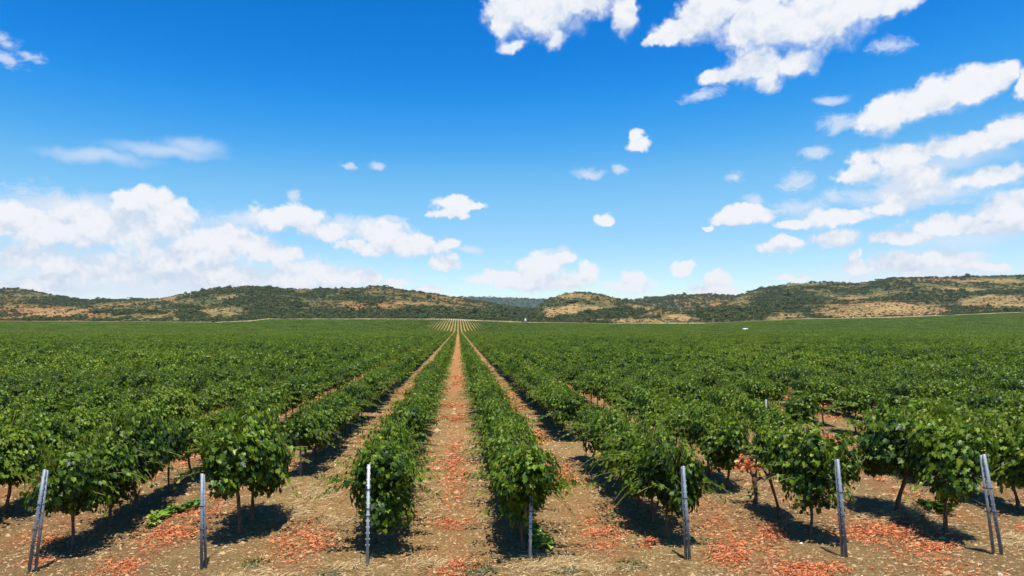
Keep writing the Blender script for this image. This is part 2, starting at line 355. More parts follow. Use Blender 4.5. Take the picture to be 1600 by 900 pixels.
def hill_material():
    m, nt, p = new_mat("hill_ground")
    at = lambda n: _n(nt, 'ShaderNodeAttribute', attribute_name=n).outputs['Fac']
    f1 = tex(nt, 0.035, 8, 0.7); f2 = tex(nt, 0.16, 5, 0.7)
    green = rampn(nt, f2, [(0.32, (0.036, 0.046, 0.015)), (0.52, (0.068, 0.074, 0.024)), (0.70, (0.155, 0.125, 0.048))])
    dry = rampn(nt, f2, [(0.30, (0.125, 0.072, 0.025)), (0.5, (0.28, 0.175, 0.068)), (0.7, (0.40, 0.275, 0.118))])
    red = rampn(nt, f1, [(0.35, (0.13, 0.075, 0.025)), (0.6, (0.28, 0.13, 0.045))])
    c = mixc(nt, maprange(nt, mth(nt, 'MULTIPLY_ADD', f1, 0.5, at('red')), 0.42, 0.85), green, red)
    c = mixc(nt, maprange(nt, mth(nt, 'ADD', at('dry'), mth(nt, 'MULTIPLY', mth(nt, 'SUBTRACT', f2, 0.5), 0.9)), 0.22, 0.85), c, dry)
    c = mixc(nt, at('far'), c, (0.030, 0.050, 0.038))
    c = mixc(nt, at('sand'), c, (0.50, 0.40, 0.25))
    nt.links.new(c, p.inputs['Base Color']); p.inputs['Roughness'].default_value = 1.0; p.inputs['Specular IOR Level'].default_value = 0.05
    bump(nt, p, mth(nt, 'ADD', f1, mth(nt, 'MULTIPLY', f2, 0.4)), 0.7, 10.0)
    return m
HILL = hill_material()
def plain(name, col, rough=0.5, metal=0.0, spread=0.15, sc=8):
    m, nt, p = new_mat(name); f = tex(nt, sc, 5, 0.7)
    nt.links.new(rampn(nt, f, [(0.3, tuple(v*(1-spread) for v in col)), (0.7, tuple(min(1, v*(1+spread)) for v in col))]), p.inputs['Base Color'])
    p.inputs['Roughness'].default_value = rough; p.inputs['Metallic'].default_value = metal; return m
WHITE = plain("white_paint", (0.78, 0.78, 0.76), 0.5, 0, 0.06); DARKG = plain("dark_glass", (0.02, 0.025, 0.03), 0.1); RUBBER = plain("rubber", (0.02, 0.02, 0.02), 0.9)
CONC = plain("dark_concrete", (0.06, 0.06, 0.055), 0.9); TILE = plain("roof_tile", (0.30, 0.12, 0.07), 0.9)

# ------------------------------------------------------------------ terrain
EDGE_X = [-900, -200, 0, 340, 390, 420, 600, 700, 740, 820, 950, 1100, 1250, 1400, 1600, 1900, 2600]
EDGE_Y = [504, 504, 503, 505, 503, 499.5, 499.5, 500, 502, 505, 507, 507, 500, 497, 488.5, 480, 480]
Y_A, Y_B = 450.0, 900.0
def edge_h(u):
    y = np.interp(VX + F*u, EDGE_X, EDGE_Y); return CH + (VY - y) / F * Y_B
def ground_h(x, y, detail=True):
    x = np.asarray(x, float); y = np.asarray(y, float)
    ys = np.maximum(y, 50.0); u = np.clip(x/ys, -2.2, 2.2)
    h = sstep(y, Y_A, Y_B + 60) * edge_h(u)
    h = h + 0.10 * fbm(x*0.11, y*0.08, 3, 5) * np.clip(1 - y/200.0, 0, 1)
    if detail:
        near = np.clip((60 - y)/30.0, 0, 1)
        lane = np.abs(((x + 0.15 + 1.4) % 2.8) - 1.4)
        h = h + near * (0.045*fbm(x*1.6, y*1.6, 3, 11) + 0.075*fbm(x*6.5, y*6.5, 3, 21, 0.6) + 0.035*sstep(lane, 0.8, 1.4))
    return h

def grid_mesh(name, xs, ys, hf, mats, vattr=None):
    X, Y = np.meshgrid(xs, ys); Z = hf(X, Y); nx, ny = len(xs), len(ys)
    V = np.stack([X, Y, Z], -1).reshape(-1, 3)
    i = (np.arange(ny-1)[:, None]*nx + np.arange(nx-1)[None, :]).ravel()
    Fc = np.stack([i, i+1, i+1+nx, i+nx], 1)
    me = fast_mesh(name, V, Fc.ravel(), np.full(len(Fc), 4), mats, vattr=vattr and {k: v(X, Y).ravel() for k, v in vattr.items()}, smooth=True)
    return me
def growing(a, step, dense_to, limit, g):
    out = [a]; s = step
    while out[-1] < limit:
        if out[-1] > dense_to: s *= g
        out.append(out[-1] + s)
    return out
xp = growing(0, 0.05, 14, 12000, 1.045); xs = np.array([-v for v in xp[:0:-1]] + xp)
ys = np.array([-v for v in growing(-9, 0.4, -8, 12000, 1.12)[::-1]] + growing(9.05, 0.05, 20, 900, 1.02)[0:] )
ys = np.concatenate([ys, growing(float(ys[-1]) + 40, 60, 900, 12000, 1.15)])
ground = link("ground", grid_mesh("ground", xs, ys, ground_h, [SOIL])); tag(ground, "dry tan vineyard soil", kind='structure')

# hills: (crest distance, foot distance, crest line in photo pixels)
LAYERS = [
 (1950, 1000, [(-900,470),(-400,458),(-100,455),(0,452),(25,450.5),(60,456),(100,465),(140,472),(200,485),(260,500)]),
 (1750, 980, [(60,500),(100,480),(140,471.5),(180,469),(240,467),(300,458.5),(340,450.5),(390,448),(430,450),(470,453),(540,451),(590,449),(640,455.5),(700,463),(760,472),(820,484),(880,498)]),
 (1250, 930, [(40,500),(90,487),(140,481),(200,479),(260,476),(330,482),(400,489),(450,499)]),
 (1220, 930, [(520,500),(580,488),(650,480),(720,484),(790,490),(840,500)]),
 (1500, 960, [(800,500),(830,484),(856,468),(880,460),(900,457),(925,459),(950,464.5),(975,470),(1000,476),(1050,484),(1100,497)]),
 (1150, 925, [(960,502),(1010,494),(1060,489),(1110,487),(1160,484),(1220,482),(1270,488),(1300,500)]),
 (2700, 1500, [(900,480),(960,474),(1000,467),(1060,461),(1100,460.5),(1150,461),(1200,461),(1300,475)]),
 (4600, 3000, [(500,472),(600,467),(700,463),(740,463),(850,466),(960,467),(1010,468),(1100,475),(1200,480)]),
 (1900, 1050, [(1080,500),(1120,480),(1150,464),(1180,453),(1240,443),(1290,442),(1330,444),(1360,440),(1380,436),(1400,434),(1450,434),(1520,432.5),(1600,432),(1800,430),(2100,440),(2600,455)]),
 (1320, 960, [(1240,500),(1280,486),(1320,475),(1365,470),(1410,472.5),(1450,480),(1495,492)]),
 (1380, 960, [(1470,495),(1505,473),(1550,465),(1620,464),(1700,472),(1900,480)]),
 (1600, 1000, [(1180,486),(1250,470),(1310,460),(1350,458),(1400,464),(1450,474)]),
 (1650, 1100, [(1380,475),(1430,458),(1480,452),(1560,450),(1640,450),(1750,462)]),
]
def hill_h(x, y):
    u = x / np.maximum(y, 1); px = VX + F*u
    g = edge_h(u)
    best = g + 0*x
    wob = 40*fbm(x*0.006, y*0.004, 3, 31)
    for D, Y0, line in LAYERS:
        lx = [p[0] for p in line]; ly = [p[1] for p in line]
        yy = np.interp(px + 14*fbm(x*0.004, y*0.003, 3, 37), lx, ly, left=501, right=501)
        yy = yy + (np.interp(px, lx, ly, left=501, right=501) - yy) * 0.75 + 2.2
        Hc = CH + (VY - yy)/F*D
        t = (y + wob - Y0)/(D - Y0)
        sh = np.where(t < 1, sstep(t, 0, 1)*0.75 + 0.25*np.clip(t, 0, 1), 1 - 0.8*sstep(t, 1.0, 2.3))
        best = np.maximum(best, g + np.maximum(Hc - g, 0)*sh)
    rise = np.clip((best - g)/30.0, 0, 1)
    nz = 13*np.abs(fbm(x*0.008, y*0.006, 4, 41)) * -1 + 2.2
    n2 = 5.0*fbm(x*0.025, y*0.025, 4, 47)
    z = best + rise*(nz + n2)
    z = z + np.clip((y - 905)/25, 0, 1) * 2.0 + 1.2*fbm(x*0.03, y*0.03, 3, 49)*np.clip((y-905)/40, 0, 1)
    return np.where(y < 902, g - 3.0, z)
us = np.linspace(-1.75, 1.75, 1500)
hy = np.array([880, 900, 903] + list(np.geomspace(906, 2300, 210)) + list(np.geomspace(2340, 6800, 60)))
U, HY = np.meshgrid(us, hy); HX = U*HY; HZ = hill_h(HX, HY)
def proj(x, y, z): return VX + F*x/y, VY - F*(z - CH)/y
PX, PY = proj(HX, HY, HZ)
# patches of dry grass seen on the slopes (px, py, rx, ry, strength) and woods
DRY = [(60,462,50,4,.7),(90,487,70,6,.9),(20,478,30,6,.5),(250,488,70,5,.9),(350,487,38,8,1.),(358,464,16,5,.9),(275,470,30,5,.8),(200,480,60,5,.6),(545,477,18,7,.9),(640,474,34,5,.6),(610,458,25,5,.4),(700,488,22,5,.5),(752,488,24,4,1.),
 (870,489,26,9,1.),(905,482,48,6,1.1),(900,463,38,5,1.),(945,468,26,4,.6),(1005,480,26,6,.9),(1040,492,40,4,.7),(1000,503,90,4,1.),(1060,497,30,4,1.),(1212,494,46,6,1.1),(1160,476,28,6,.8),(1185,468,34,6,.9),(1245,445,60,3,1.),(1275,456,36,4,.7),(1375,486,105,14,1.4),(1335,463,55,5,.9),
 (1450,446,50,3,.5),(1420,458,40,3,.5),(1560,472,70,11,1.4),(1560,439,80,4,.9),(1500,452,52,4,.9),(1590,450,30,4,.4),(1280,474,30,5,.8),(1200,480,30,4,.5),(160,493,120,5,.7),(430,497,60,4,.6)]
WOOD = [(296,492,24,6,1.),(415,474,60,14,.8),(480,492,80,7,.8),(110,470,60,6,.8),(200,489,90,3,.8),(650,493,130,6,.7),(1392,446,32,7,1.2),(1228,470,56,16,.9),(1150,491,62,9,1.),(960,490,50,7,.9),(1330,452,60,4,.7),(1480,462,34,8,1.1),(1560,458,50,4,.8),(790,492,60,8,1.),(520,463,60,9,.5),(1060,474,60,9,.8),(1070,496,34,4,-.4),(390,456,70,5,.6)]
def paint(px, py, L):
    s = np.zeros_like(px)
    wx = px + 22*fbm(px*0.05, py*0.16, 3, 61); wy = py + 8*fbm(px*0.06, py*0.2, 3, 67)
    for x, y, rx, ry, k in L:
        d = 1 - np.sqrt(((wx-x)/rx)**2 + ((wy-y)/ry)**2); s = s + k*sstep(d, -0.25, 0.35)
    return s
def cover(x, y, z):
    px, py = proj(x, y, z)
    base = 0.24 + 0.75*fbm(x*0.012, y*0.006, 5, 71, 0.65) + 0.55*fbm(x*0.05, y*0.03, 4, 73, .65)
    base = base - 0.06*sstep(px, 1100, 1250) - 0.03
    dry = base + np.where(px > 820, 0.36, 0.26)*paint(px, py, DRY) - 0.50*paint(px, py, WOOD)
    red = 0.25 + 0.9*fbm(x*0.006, y*0.004, 4, 81) + 0.25*sstep(-px, -330, -100) * sstep(py, 470, 490)
    return dry, red
dry, red = cover(HX, HY, HZ)
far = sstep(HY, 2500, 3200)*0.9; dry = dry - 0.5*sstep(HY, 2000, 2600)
foot = (HY < 925)
sandpx = np.interp(PX, [-400,-50,0,250,300,330,560,600,700,830,860,940,960,1080,1110,1240,1260,1600,1900], [0,0,.1,.15,.7,1,1,.7,.8,1,.1,.2,1,1,.1,.2,.7,.8,.5])
sand = (1 - sstep(HY, 915, 935)) * sandpx * (HY > 890)
nx, ny = len(us), len(hy)
ii = (np.arange(ny-1)[:, None]*nx + np.arange(nx-1)[None, :]).ravel(); FF = np.stack([ii, ii+1, ii+1+nx, ii+nx], 1)
hm = fast_mesh("hills", np.stack([HX, HY, HZ], -1).reshape(-1, 3), FF.ravel(), np.full(len(FF), 4), [HILL], vattr={'dry': dry.ravel(), 'red': red.ravel(), 'far': far.ravel(), 'sand': sand.ravel()}, smooth=True)
tag(link("hills", hm), "low scrubby hills with dry grass slopes", kind='structure')

# ------------------------------------------------------------------ leaves
def rot_frames(nrm, tip):
    nrm = nrm / (np.linalg.norm(nrm, axis=1)[:, None] + 1e-9)
    t = tip - (tip*nrm).sum(1)[:, None]*nrm; t /= np.linalg.norm(t, axis=1)[:, None] + 1e-9
    s = np.cross(t, nrm); return np.stack([s, t, nrm], 2)      # columns
half = [(0.0, 0.0), (0.24, -0.14), (0.52, 0.10), (0.37, 0.34), (0.50, 0.62), (0.20, 0.66), (0.0, 1.0)]
T0v = np.array([(x, y, 0.16*abs(x) - 0.18*y*y) for x, y in half] + [(-x, y, 0.16*abs(x) - 0.18*y*y) for x, y in half[1:-1]])
T0f = [0, 1, 2, 3, 4, 5, 6, 0, 6, 11, 10, 9, 8, 7]; T0c = [7, 7]
T1v = np.array([(0, 0, 0), (0.5, 0.12, 0.08), (0.42, 0.65, 0.02), (0, 1, -0.18), (-0.42, 0.65, 0.02), (-0.5, 0.12, 0.08)], float)
T1f = [0, 1, 2, 3, 0, 3, 4, 5]; T1c = [4, 4]
T2v = np.array([(0, 0, 0), (0.55, 0.5, 0.10), (0, 1, -0.1), (-0.55, 0.5, 0.10)], float); T2f = [0, 1, 2, 0, 2, 3]; T2c = [3, 3]
TPL = {0: (T0v, T0f, T0c), 1: (T1v, T1f, T1c), 2: (T2v, T2f, T2c)}
def leaves(geo, pos, nrm, tip, size, lod, tint, mat=0):
    tv, tf, tcn = TPL[lod]; n = len(pos); Rm = rot_frames(nrm, tip)
    V = np.einsum('nij,mj->nmi', Rm, tv - np.array([0, 0.35, 0])) * np.asarray(size)[:, None, None] + pos[:, None, :]
    Ff = (np.arange(n)[:, None]*len(tv) + np.array(tf)[None, :]).ravel()
    geo.add(V.reshape(-1, 3), Ff, np.tile(tcn, n), mat, np.repeat(tint, len(tcn)))

def crown(r, lod, n_shoot, n_fill, size, halfw=0.49, halfl=0.78, top=1.98, low=0.50, cane=True, weird=0.0):
    """foliage of one vine, origin at the foot of the trunk, row along Y"""
    g = Geo(); P = []; Nn = []; S = []; TT = []
    for i in range(n_shoot):
        y0 = r.uniform(-halfl*0.8, halfl*0.8); side = r.choice([-1, 1]); z0 = 0.82 + r.uniform(-.05, .12)
        Ls = r.uniform(0.75, 1.30)*(top/1.98); out = abs(r.normal(0.12, 0.17))*(halfw/.46); fw = r.normal(0, 0.22)
        droop = r.uniform(0.05, 0.75) if r.random() < .6 else 0.05
        if r.random() < 0.13: out += 0.5; droop += 0.45; Ls *= 1.15
        k = int(Ls/0.048*(0.13/max(size, .11))); s = np.linspace(0.12, 1, max(k, 4))
        xx = side*(out*s*Ls*0.8 + 0.32*s*s*out + 0.22*droop*s**2); zz = z0 + Ls*s*math.sqrt(max(0.05, 1 - min(out, .9)**2)) * 0.95 - droop*0.9*s**2.4
        pts = np.stack([xx + 0.03*np.sin(s*9 + i), y0 + fw*s*Ls + 0.04*np.cos(s*7 + i), np.minimum(zz, top + 0.10*r.random() + .02)], 1)
        if cane and lod == 0: g.tube(np.vstack([[0, y0, z0 - .05], pts[::3]]), 0.006, 4, 1, 0.5, cap=False)
        alt = np.where(np.arange(len(s)) % 2 == 0, 1, -1)
        off = np.stack([r.uniform(.02, .09, len(s))*side*r.uniform(.2, 1.2, len(s)), alt*r.uniform(.03, .10, len(s)), r.uniform(-.04, .05, len(s))], 1)
        P.append(pts + off); Nn.append(np.stack([side*(0.55 + 0.6*s*r.random()), alt*0.35, 0.75 + 0*s], 1) + r.normal(0, .33, (len(s), 3)))
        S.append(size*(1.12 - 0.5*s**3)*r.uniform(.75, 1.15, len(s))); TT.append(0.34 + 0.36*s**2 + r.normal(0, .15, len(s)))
    # inner and side clusters: overlapping clumps
    nc = 13; cc = np.stack([r.normal(0, halfw*0.42, nc), r.uniform(-halfl*.8, halfl*.8, nc), r.uniform(low + .22, top - .30, nc)], 1); cr = r.uniform(0.24, 0.40, nc)
    per = n_fill // nc
    for c, q in zip(cc, cr):
        d = r.normal(0, 1, (per, 3)); d /= np.linalg.norm(d, axis=1)[:, None]
        p = c + d*(q*r.uniform(0.55, 1.05, (per, 1)))*np.array([1.0, 1.2, 1.0])
        p[:, 0] = np.clip(p[:, 0], -halfw*1.25, halfw*1.25)
        P.append(p); Nn.append(d*0.8 + np.array([0, 0, .65]) + np.stack([p[:, 0]*0.9, 0*p[:, 0], 0*p[:, 0]], 1) + r.normal(0, .28, (per, 3)))
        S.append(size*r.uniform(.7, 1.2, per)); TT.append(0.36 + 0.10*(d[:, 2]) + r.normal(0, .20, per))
    P = np.vstack(P); Nn = np.vstack(Nn); S = np.concatenate(S); TT = np.clip(np.concatenate(TT), 0, 0.93)
    # taper underneath: leaves below the cordon are pulled up or dropped
    zl = low + 0.14*np.sin(P[:, 1]*5 + r.uniform(0, 6)) + 0.10*r.random(len(P))
    keep = P[:, 2] > zl
    P, Nn, S, TT = P[keep], Nn[keep], S[keep], TT[keep]
    yel = r.random(len(P)) < 0.006; TT[yel] = r.uniform(.93, 1.0, yel.sum())
    tip = np.stack([P[:, 0]*1.2, r.normal(0, .4, len(P)), -1.0 + r.normal(0, .3, len(P))], 1)
    leaves(g, P, Nn, tip, S, lod, TT, 0)
    return g
def trunk(r, bend=0.08, sides=8, thin=1.0):
    g = Geo(); z = np.linspace(-0.06, 0.82, 9); b = r.normal(0, bend*1.5); c = r.normal(0, bend*1.5); ph = r.uniform(0, 6)
    x = b*np.sin(z*2.6 + ph) - b*math.sin(ph); y = c*np.sin(z*2.1 + ph) - c*math.sin(ph)
    rad = np.interp(z, [-0.06, 0.05, 0.25, 0.7, 0.82], [0.050, 0.042, 0.030, 0.032, 0.042])*thin*r.uniform(.85, 1.15)
    g.tube(np.stack([x, y, z], 1), rad, sides, 0, 0.5, jitter=0.30)
    for sgn in (-1, 1):
        k = 6; t = np.linspace(0, 1, k)
        g.tube(np.stack([x[-1] + 0*t + 0.02*np.sin(t*6), y[-1] + sgn*0.55*t, 0.76 + 0.10*np.sin(t*2.2)], 1), 0.030 - 0.014*t, 6, 0, 0.5, jitter=0.15)
    return g

NV = 10
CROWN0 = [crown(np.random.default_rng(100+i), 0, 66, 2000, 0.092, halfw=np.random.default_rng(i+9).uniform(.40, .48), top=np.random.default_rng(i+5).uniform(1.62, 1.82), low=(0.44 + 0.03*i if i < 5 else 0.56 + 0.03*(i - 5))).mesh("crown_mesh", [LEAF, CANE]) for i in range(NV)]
TRUNK0 = [trunk(np.random.default_rng(200+i), 0.05).mesh("trunk_mesh", [BARK], smooth=True) for i in range(6)]

ROWX = lambda k: -0.15 + 2.8*(k + 0.5)            # k = -1 first row left of the path, k = 0 first row right
POSTY = {-3: 11.36, -2: 11.57, -1: 11.63, 0: 11.89, 1: 11.95, 2: 12.05, 3: 12.12}
NEAR = {  # vines seen one by one at the row ends
 -3: [12.75, 14.1, 15.3, 16.9, 18.4], -2: [13.5, 14.35, 19.3], -1: [13.0], 0: [12.6], 1: [13.25, 14.3, 15.4, 16.7, 18.0, 19.4, 20.7, 25.0],
 2: [13.35, 14.6, 17.3, 18.5], 3: [13.45, 14.95, 20.8, 22.0], 4: [15.2, 16.5, 17.9, 19.4, 24.6, 28.5], 5: [17.5, 19.0, 20.6, 22.1, 26.2, 28.6]}
def row_vines(k, ymax):
    r = np.random.default_rng(900 + k); ysl = list(NEAR.get(k, [])); y = (ysl[-1] if ysl else 12.0 + r.uniform(-.3, .3))
    if not ysl: ysl = [y]
    while y < ymax:
        y += 1.38 + r.uniform(-.12, .12)
        if r.random() < 0.025: y += 1.4
        ysl.append(y)
    return ysl
def inframe(x, y, m=0.0): px = VX + F*x/y; return -m < px < 1600 + m
L0_LIMIT = 44.0
cand = []
rest1 = []
for k in range(-84, 84):
    for y in row_vines(k, 175):
        x = ROWX(k) + float(np.interp(y, [0, 60], [1, 1]))*0.05*math.sin(y*0.35 + k*2)
        if y < L0_LIMIT and inframe(x, y, 35*12/y): cand.append((y, k, x))
        elif abs(x) < 1.25*y + 12: rest1.append((x, y))
cand.sort()
indiv = cand[:300]
rest1 += [(x, y) for y, k, x in cand[300:]]
print("individual vines", len(indiv), "to", indiv[-1][0], "further", len(rest1))
ORD = ["first","second","third","fourth","fifth","sixth","seventh","eighth","ninth","tenth","eleventh","twelfth","thirteenth","fourteenth","fifteenth","sixteenth","seventeenth","eighteenth","nineteenth","twentieth",
 "twenty-first","twenty-second","twenty-third","twenty-fourth","twenty-fifth","twenty-sixth","twenty-seventh","twenty-eighth","twenty-ninth","thirtieth"]
def rowname(k): return f"{ORD[-k-1]} row left" if k < 0 else f"{ORD[k]} row right"
SPECIAL = {
 (-3, 0): "leafy grapevine behind the leaning double post at the photo's left edge",
 (-2, 0): "dense green grapevine right behind the upright double post, left of the gap in its row",
 (-2, 1): "second vine behind the upright double post, last before the gap in its row",
 (-2, 2): "grapevine with bare trunks that restarts the second row left after the wide gap",
 (-1, 0): "bushy grapevine behind the single white post, first row left of the dirt path",
 (0, 0): "tall grapevine half hiding the short weathered post, right of the dirt path",
 (1, 0): "grapevine leaning on the double post in the second row right of the path",
 (2, 0): "round vine with yellow top leaves beside the double post, left of the bright orange litter",
 (2, 1): "grapevine just right of the bare dead stump, in the third row right",
 (3, 0): "large grapevine with curved bare trunk beside the leaning double post at far right",
 (3, 1): "second large vine with wide dark crown behind the far right leaning post",
 (3, 2): "lone slender vine standing free in bare soil, upper right of the dead stump",
}
vprng = np.random.default_rng(55)
by_row = {}
for y, k, x in indiv: by_row.setdefault(k, []).append((y, x))
yellow_mesh = crown(np.random.default_rng(150), 0, 70, 2200, 0.092)
v_, f_, c_, m_, t_ = yellow_mesh.arrays()
cen = v_[f_[np.concatenate([[0], np.cumsum(c_)[:-1]])]]
t_ = np.where((cen[:, 2] > 1.45) & (np.abs(cen[:, 1] + .2) < 0.45) & (rng.random(len(t_)) < .30), 0.97, t_)
CROWN_LOW = [crown(np.random.default_rng(160+i), 0, 80, 2500, 0.092, halfw=.46, top=1.95, low=.42).mesh('crown_mesh_low', [LEAF, CANE]) for i in range(3)]
CROWN_YEL = fast_mesh("crown_mesh_yellow", v_, f_, c_, [LEAF, CANE], m_, {'tint': t_})
proto = {}
def make_vine(x, y, k, i):
    z = float(ground_h(x, y)) - 0.01
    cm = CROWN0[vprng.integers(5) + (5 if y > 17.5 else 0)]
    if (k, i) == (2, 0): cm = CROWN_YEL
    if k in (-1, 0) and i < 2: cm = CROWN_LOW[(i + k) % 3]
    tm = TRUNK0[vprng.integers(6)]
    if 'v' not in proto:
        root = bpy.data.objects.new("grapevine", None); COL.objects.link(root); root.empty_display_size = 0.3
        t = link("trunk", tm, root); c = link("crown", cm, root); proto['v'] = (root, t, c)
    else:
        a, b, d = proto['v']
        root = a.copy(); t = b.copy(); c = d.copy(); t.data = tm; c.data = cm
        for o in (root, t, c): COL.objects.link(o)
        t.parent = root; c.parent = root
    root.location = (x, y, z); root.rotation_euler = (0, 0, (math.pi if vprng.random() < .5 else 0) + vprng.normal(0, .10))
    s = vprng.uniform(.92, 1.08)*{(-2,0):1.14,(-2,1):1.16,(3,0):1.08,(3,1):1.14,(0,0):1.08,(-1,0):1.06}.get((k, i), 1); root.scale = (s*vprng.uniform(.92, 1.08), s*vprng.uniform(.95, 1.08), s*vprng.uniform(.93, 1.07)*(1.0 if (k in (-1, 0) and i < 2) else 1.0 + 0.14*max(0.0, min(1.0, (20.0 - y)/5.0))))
    if (k, i) in SPECIAL: lab = SPECIAL[(k, i)]
    elif abs(ROWX(k)/12.0*F) < 900 and k >= -3 and k <= 3: lab = f"green grapevine, {ORD[i]} from the near end, {rowname(k)} of the central path"
    else: lab = f"green grapevine, {ORD[i]} in from the picture edge, {rowname(k)} of central path"
    tag(root, lab, "grapevine", "grapevines in the planted rows")
    return root
for k in by_row:
    for i, (y, x) in enumerate(sorted(by_row[k])): make_vine(x, y, k, i)

# ------------------------------------------------------------------ instanced rows beyond (one 'stuff' object)
def instancer(name, templates, groups, label, cat=None):
    """templates: list of arrays(); groups: per template (points Nx3, rot Nx3, scale Nx3). One mesh holds both, geometry nodes put the copies."""
    V = []; Fl = []; C = []; Mi = []; T = []; tid = []; rot = []; scl = []; n = 0
    for k, (v, f, c, m, t) in enumerate(templates['geo']):
        V.append(v); Fl.append(f + n); C.append(c); Mi.append(m); T.append(t); n += len(v); tid.append(np.full(len(v), k)); rot.append(np.zeros((len(v), 3))); scl.append(np.ones((len(v), 3)))
    for k, (p, r_, s_) in enumerate(groups):
        V.append(p); n += len(p); tid.append(np.full(len(p), 100 + k)); rot.append(r_); scl.append(s_)
    me = fast_mesh(name, np.vstack(V), np.concatenate(Fl), np.concatenate(C), templates['mats'], np.concatenate(Mi), {'tint': np.concatenate(T)},
                   {'tid': np.concatenate(tid).astype(int), 'rot': np.vstack(rot), 'scl': np.vstack(scl)})
    ng = bpy.data.node_groups.new(name, 'GeometryNodeTree')
    ng.interface.new_socket("Geometry", in_out='INPUT', socket_type='NodeSocketGeometry'); ng.interface.new_socket("Geometry", in_out='OUTPUT', socket_type='NodeSocketGeometry')
    N = ng.nodes.new; L = ng.links.new
    gi = N('NodeGroupInput'); go = N('NodeGroupOutput'); jn = N('GeometryNodeJoinGeometry')
    def attr(nm, dt):
        a = N('GeometryNodeInputNamedAttribute'); a.data_type = dt; a.inputs['Name'].default_value = nm; return a.outputs['Attribute']
    ta = attr('tid', 'INT'); ra = attr('rot', 'FLOAT_VECTOR'); sa = attr('scl', 'FLOAT_VECTOR')
    def sel(v):
        cmp = N('FunctionNodeCompare'); cmp.data_type = 'INT'; cmp.operation = 'EQUAL'
        L(ta, cmp.inputs[2]); cmp.inputs[3].default_value = v
        s = N('GeometryNodeSeparateGeometry'); s.domain = 'POINT'; L(gi.outputs[0], s.inputs['Geometry']); L(cmp.outputs[0], s.inputs['Selection']); return s.outputs['Selection']
    for k in range(len(templates['geo'])):
        ip = N('GeometryNodeInstanceOnPoints'); L(sel(100 + k), ip.inputs['Points']); L(sel(k), ip.inputs['Instance']); 
        er = N('FunctionNodeEulerToRotation'); L(ra, er.inputs[0]); L(er.outputs[0], ip.inputs['Rotation']); L(sa, ip.inputs['Scale'])
        L(ip.outputs[0], jn.inputs[0])
    L(jn.outputs[0], go.inputs[0])
    o = link(name, me); md = o.modifiers.new("rows", 'NODES'); md.node_group = ng
    tag(o, label, cat, kind='stuff'); return o

def merge(*gs):
    g = Geo()
    for a in gs:
        v, f, c, m, t = a; g.add(v, f, c, m, t)
    return g.arrays()
def shift(a, dy=0.0, matoff=0):
    v, f, c, m, t = a; v = v.copy(); v[:, 1] += dy; return (v, f, c, m + matoff, t)
r_ = np.random.default_rng(77)
L1 = []
for i in range(8):
    cr = crown(np.random.default_rng(300+i), 1, 44, 620, 0.135, cane=False, halfw=.35, halfl=.66, low=.62, top=np.random.default_rng(i+50).uniform(1.5, 1.8)).arrays(); tr = trunk(np.random.default_rng(350+i), .05, 5).arrays()
    L1.append(merge(cr, shift(tr, 0, 1)))
def segment(seed, n, sp, size, lod, ns, nf, halfw=0.5):
    parts = []
    for j in range(n):
        rr = np.random.default_rng(seed*31 + j)
        parts.append(shift(crown(rr, lod, ns, nf, size, halfw=halfw, halfl=.62, cane=False, top=rr.uniform(1.45, 1.85) if size < .4 else rr.uniform(1.45, 1.75)).arrays(), (j - (n-1)/2)*sp))
        if lod < 2 or size < 0.32:
            g = Geo(); g.tube([(0, 0, -.05), (0.02, 0, .4), (0, 0, .85)], .045, 4, 0, .5, cap=False); parts.append(shift(g.arrays(), (j - (n-1)/2)*sp, 1))
    return merge(*parts)
L2 = [segment(400+i, 4, 1.4, 0.21, 2, 24, 230, .34) for i in range(6)]
L3 = [segment(500+i, 8, 1.4, 0.46, 2, 11, 52, 0.34) for i in range(5)]
groups = [[] for _ in range(8+6+5)]
def put(gi, x, y, z, slope=0.0):
    groups[gi].append((x, y, z, slope, 0, (math.pi if r_.random() < .5 else 0) + (r_.normal(0, .06) if gi < 8 else 0), r_.uniform(.92, 1.1), r_.uniform(.98, 1.08), r_.uniform(.80, 1.10)))
for x, y in rest1:
    if y <= 175: put(int(r_.integers(8)), x, y, float(ground_h(x, y)))
VAN = (236.0, 560.0)
for k in range(-620, 640):
    x = ROWX(k)
    y = 175 + 2.8
    while y < 892:
        seg, base, cnt = (5.6, 8, 6) if y < 430 else (11.2, 14, 5)
        if abs(x) < 0.98*y + 30 and not (432 < y < 446) and not (abs(x - VAN[0]) < 5.5 and abs(y - VAN[1]) < 9):
            yy = y + seg/2
            if r_.random() > 0.05: put(base + int(r_.integers(cnt)), x, yy, None)
        y += seg
gl = []
for gi, g in enumerate(groups):
    a = np.array([[(v if v is not None else np.nan) for v in t] for t in g], float)
    nanz = np.isnan(a[:, 2]); a[nanz, 2] = ground_h(a[nanz, 0], a[nanz, 1], False)
    dz = (ground_h(a[:, 0], a[:, 1] + 5, False) - ground_h(a[:, 0], a[:, 1] - 5, False))/10
    sgn = np.where(np.abs(a[:, 5]) > 1.5, -1, 1); a[:, 3] = np.where(a[:, 1] > 178, np.arctan(dz)*sgn, 0)
    gl.append((a[:, :3], a[:, 3:6], a[:, 6:9]))
print("instances", [len(g[0]) for g in gl])
instancer("vineyard_rows", {'geo': L1 + L2 + L3, 'mats': [LEAF, BARK, BARK]}, gl, "continuous green rows of grapevines filling the plain up to the hills", "vineyard")

